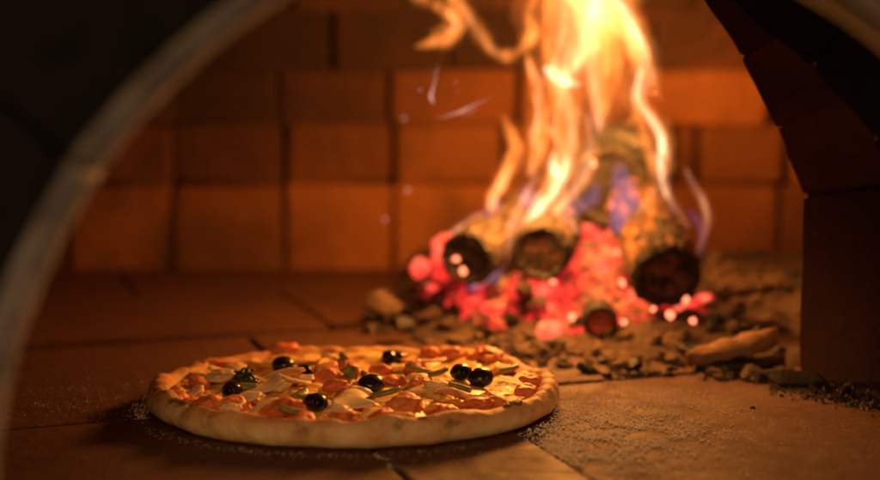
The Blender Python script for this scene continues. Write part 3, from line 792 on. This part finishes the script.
T = [
 ('o', 1.22, [(488, 214, 6), (494, 196, 8), (503, 178, 9), (514, 158, 10), (515, 142, 9), (508, 128, 6), (502, 112, 2)]),
 ('y', 1.22, [(489, 212, 4), (494, 197, 6), (502, 182, 6), (509, 168, 4), (512, 158, 2)]),
 ('y', 1.20, [(527, 55, 3), (532, 72, 5), (538, 91, 5), (540, 112, 6), (533, 133, 7), (538, 151, 7), (532, 170, 6), (527, 178, 2)]),
 ('o', 1.20, [(526, 50, 5), (534, 78, 9), (541, 110, 10), (540, 140, 12), (530, 178, 6)]),
 ('y', 1.19, [(514, 232, 5), (530, 218, 9), (545, 200, 11), (558, 180, 12), (566, 158, 11), (571, 135, 11), (570, 112, 12), (563, 92, 13), (561, 70, 15), (566, 45, 16), (570, 15, 19), (572, -30, 22)]),
 ('p', 1.19, [(524, 226, 5), (545, 205, 8), (562, 180, 8), (572, 150, 6), (572, 120, 5)]),
 ('w', 1.19, [(542, 66, 3), (552, 73, 9), (563, 80, 9), (574, 84, 5), (583, 82, 2)]),
 ('o', 1.21, [(560, -8, 12), (590, 4, 18), (612, 20, 22), (630, 36, 16), (636, 60, 8), (630, 80, 3)]),
 ('p', 1.20, [(560, 90, 6), (578, 60, 10), (588, 30, 12), (600, 0, 12), (612, -20, 10)]),
 ('y', 1.20, [(548, 100, 3), (556, 82, 6), (574, 66, 8), (590, 50, 6), (600, 38, 2)]),
 ('w', 1.19, [(562, 178, 4), (556, 172, 8), (552, 162, 6), (556, 150, 3)]),
 ('y', 1.22, [(604, 132, 4), (600, 112, 8), (596, 85, 10), (592, 55, 14), (590, 25, 18), (590, -30, 22)]),
 ('p', 1.22, [(599, 138, 2), (598, 122, 6), (594, 95, 6), (588, 60, 4)]),
 ('y', 1.20, [(575, 8, 14), (600, 8, 20), (622, 24, 18), (637, 44, 14), (648, 66, 10), (655, 86, 5), (662, 104, 2)]),
 ('w', 1.20, [(610, -4, 4), (622, 8, 8), (632, 26, 8), (638, 38, 5), (642, 50, 2)]),
 ('y', 1.18, [(636, 28, 5), (645, 52, 9), (642, 75, 10), (637, 95, 11), (646, 112, 9), (658, 128, 9), (664, 148, 10), (662, 168, 9), (655, 184, 4)]),
 ('w', 1.18, [(642, 62, 3), (638, 88, 6), (640, 104, 4), (652, 120, 4), (661, 140, 6), (661, 160, 6), (657, 174, 3)]),
 ('o', 1.20, [(640, 90, 10), (640, 120, 9), (647, 145, 8), (652, 168, 7), (650, 185, 4)]),
 ('p', 1.17, [(660, 160, 4), (664, 182, 6), (671, 202, 5), (682, 218, 4), (690, 230, 2)]),
 ('p', 1.17, [(684, 165, 2), (692, 182, 4), (702, 200, 5), (707, 216, 5), (704, 234, 4), (697, 254, 2)]),
 ('o', 1.21, [(413, 48, 2), (428, 43, 6), (445, 39, 10), (458, 32, 7), (464, 24, 2)]),
 ('o', 1.22, [(466, 34, 2), (461, 22, 8), (450, 12, 9), (434, 4, 6), (420, -2, 8), (406, -14, 4)]),
 ('o', 1.20, [(428, 34, 1), (440, 28, 4), (452, 24, 5), (462, 14, 2)]),
 ('o', 1.21, [(440, -16, 5), (455, -2, 9), (470, 16, 6), (481, 35, 9), (492, 50, 6), (507, 56, 8), (519, 51, 6), (529, 42, 9), (535, 26, 4)]),
 ('o', 1.22, [(512, 58, 1), (524, 46, 6), (532, 30, 9), (528, 12, 6), (538, -6, 5)]),
 ('y', 1.21, [(454, 0, 3), (468, 16, 4), (481, 36, 4), (492, 50, 4), (506, 54, 3)]),
 ('y', 1.21, [(444, 34, 3), (456, 28, 5), (454, 18, 5), (444, 10, 3)]),
 ('d', 1.23, [(530, -15, 22), (535, 20, 24), (545, 50, 18), (550, 80, 10)]),
 ('d', 1.24, [(602, 134, 10), (605, 105, 26), (605, 60, 36), (600, 0, 44), (600, -40, 44)]),
 ('d', 1.22, [(540, 225, 10), (552, 190, 22), (566, 140, 24), (572, 90, 24), (580, 30, 24)]),
 ('d', 1.22, [(510, 205, 8), (518, 175, 14), (530, 150, 14), (540, 120, 10), (540, 90, 6)]),
 ('o', 1.22, [(550, 190, 4), (556, 160, 8), (560, 125, 9), (556, 90, 10), (550, 50, 10), (552, 10, 14), (556, -30, 12)]),
 ('o', 1.23, [(600, 120, 5), (610, 90, 12), (612, 60, 16), (606, 30, 18), (600, -20, 20)]),
 ('p', 1.19, [(548, 222, 4), (562, 204, 8), (578, 186, 8), (588, 160, 7), (590, 135, 5), (588, 110, 3)]),
 ('p', 1.20, [(500, 240, 3), (512, 222, 6), (524, 200, 7), (532, 184, 5), (540, 170, 2)]),
 ('y', 1.19, [(520, 226, 3), (536, 206, 6), (548, 186, 7), (554, 168, 6), (558, 150, 3)]),
 ('p', 1.15, [(571, 205, 3), (568, 215, 5), (573, 226, 5), (580, 236, 3)]),
 ('p', 1.15, [(636, 216, 3), (644, 205, 5), (652, 194, 5), (657, 184, 2)]),
 ('p', 1.17, [(520, 236, 4), (531, 220, 8), (536, 204, 7), (540, 190, 4)]),
 ('p', 1.18, [(470, 290, 3), (480, 282, 6), (492, 272, 7), (503, 255, 7), (511, 235, 7), (516, 215, 4)]),
 ('p', 1.21, [(436, 246, 3), (452, 236, 6), (470, 222, 6), (486, 211, 4)]),
 ('w', 1.18, [(528, 222, 2), (541, 207, 4), (553, 192, 5), (562, 174, 4), (568, 154, 3)]),
 ('w', 1.17, [(654, 150, 2), (660, 166, 4), (662, 184, 3), (668, 200, 2)]),
 ('w', 1.19, [(532, 90, 1), (536, 100, 2), (538, 120, 3), (534, 138, 3), (536, 152, 3)]),
 ('b', 1.16, [(612, 236, 8), (622, 218, 15), (626, 198, 15), (622, 178, 11), (616, 160, 5)]),
 ('b', 1.15, [(700, 258, 2), (703, 240, 4), (698, 222, 4), (686, 208, 2)]),
 ('b', 1.17, [(466, 288, 4), (480, 284, 9), (492, 276, 8), (500, 262, 4)]),
 ('b', 1.18, [(484, 222, 3), (492, 208, 8), (500, 198, 6)]),
 ('b', 1.18, [(545, 232, 3), (540, 216, 8), (530, 200, 9), (524, 184, 4)]),
 ('b', 1.15, [(560, 226, 4), (572, 210, 9), (590, 196, 9), (600, 180, 4)]),
 ('b', 1.16, [(640, 232, 4), (636, 250, 7), (632, 268, 4)]),
 ('y', 1.20, [(556, 138, 3), (549, 130, 6), (545, 120, 5), (550, 108, 3)]),
 ('o', 1.23, [(618, 128, 2), (624, 124, 4), (634, 118, 8), (640, 100, 6)]),
]
for i, (kind, Y, pts) in enumerate(T):
    if kind in GM:
        rnd = random.Random(i)
        if len(pts) > 5 and kind in 'yop' and 520 < pts[2][0] < 652 and pts[2][1] < 200:
            for q in range(1):
                i0 = rnd.randint(0, len(pts)-5); sub = pts[i0:i0+rnd.randint(4, 6)]
                tongue([(a+rnd.uniform(-1, 1)*(c*.9+3), b+rnd.uniform(-5, 5), (1 if j in (0, len(sub)-1) else rnd.uniform(2, 4.5))) for j, (a, b, c) in enumerate(sub)], rnd.choice('ypo'), Y+rnd.uniform(-.03, .03), seed=i+50+q)
        a = tongue(pts, kind, Y, rs=.78 if pts[0][0] < 515 and pts[0][1] < 220 else .62, seed=i); b = tongue(pts, kind, Y, rs=1.3, glow=True, seed=i)
    else: tongue(pts, kind, Y, seed=i)

# drifting flecks, drawn as faint glowing volumes
M_sp = flame_mat('faint_fleck', (1, .62, .48), 210, False)
for pts in ([(434, 104, 2), (431, 97, 3), (433, 88, 2), (436, 76, 1.2), (434, 68, .6)], [(430, 74, .6), (438, 70, .9), (436, 62, .6)], [(434, 119, .6), (450, 115, 1.5), (462, 111, 2.6), (474, 105, 1.6), (494, 96, .6)],
            [(462, 116, .6), (470, 112, 1.2), (480, 106, .6)], [(419, 92, 1.0), (420, 90, 1.8), (421, 88, .8)], [(455, 84, .6), (456, 82, 1.4), (457, 80, .6)], [(456, 94, .5), (457, 92, 1.0), (458, 90, .5)], [(404, 116, 1.2), (404, 118, 2.4), (405, 121, 1.2)],
            [(408, 187, 1.2), (408, 190, 2.4), (407, 193, 1.2)], [(384, 217, 1.2), (385, 219, 2.2), (385, 222, 1.2)]):
    far = pts[0][0] < 415
    o = tongue([(a, b, c*.62) for a, b, c in pts], 'd', 1.3 if far else 1.1, seed=pts[0][0]); o.parent = None; o.name = 'floating_glow_fleck'; o.location = flames.location
    o.data.materials.clear(); o.data.materials.append(M_sp)
    tag(o, 'faint pale glowing fleck floating in the air left of the flames', 'ash fleck', 'glowing flecks in the air')

# ------------------------------------------------------------------ lights
def point(loc, w, col, r=.03):
    l = bpy.data.lights.new('fire_glow', 'POINT'); l.energy = w; l.color = col; l.shadow_soft_size = r
    o = bpy.data.objects.new('fire_glow', l); COL.objects.link(o); o.location = loc; return o
FC = (1, .35, .06)
point(P(548, 110, 1.15), 3.4, FC, .03)
point(P(620, 120, 1.17), 1.1, FC, .03)
point(P(580, 90, 1.38), 1.0, FC, .04)
point(P(650, 100, 1.34), 2.3, FC, .03)
point(P(520, 175, 1.10), 2.3, FC, .02)
def area(loc, tgt, w, col, size):
    l = bpy.data.lights.new('room_light', 'AREA'); l.energy = w; l.color = col; l.size = size
    o = bpy.data.objects.new('room_light', l); COL.objects.link(o); o.location = loc
    o.rotation_euler = (Vector(tgt)-Vector(loc)).to_track_quat('-Z', 'Y').to_euler()
area((-.05, -.55, .62), (0, .85, 0), 5.6, (1, .57, .24), .35)
area((1.2, .1, .5), (-.2, .5, .15), 1.7, (1, .93, .82), .5)
wd = bpy.data.worlds.new('World'); S.world = wd; wd.use_nodes = True
bg = wd.node_tree.nodes['Background']; bg.inputs[0].default_value = (.6, .65, .75, 1); bg.inputs[1].default_value = .035

S.view_settings.view_transform = 'Standard'; S.view_settings.look = 'None'; S.view_settings.exposure = 0; S.view_settings.gamma = 1
cy = S.cycles
cy.max_bounces = 8; cy.diffuse_bounces = 4; cy.transparent_max_bounces = 64; cy.volume_bounces = 0
cy.sample_clamp_indirect = 3; cy.use_denoising = True
cy.volume_step_rate = 2.0; cy.volume_max_steps = 64
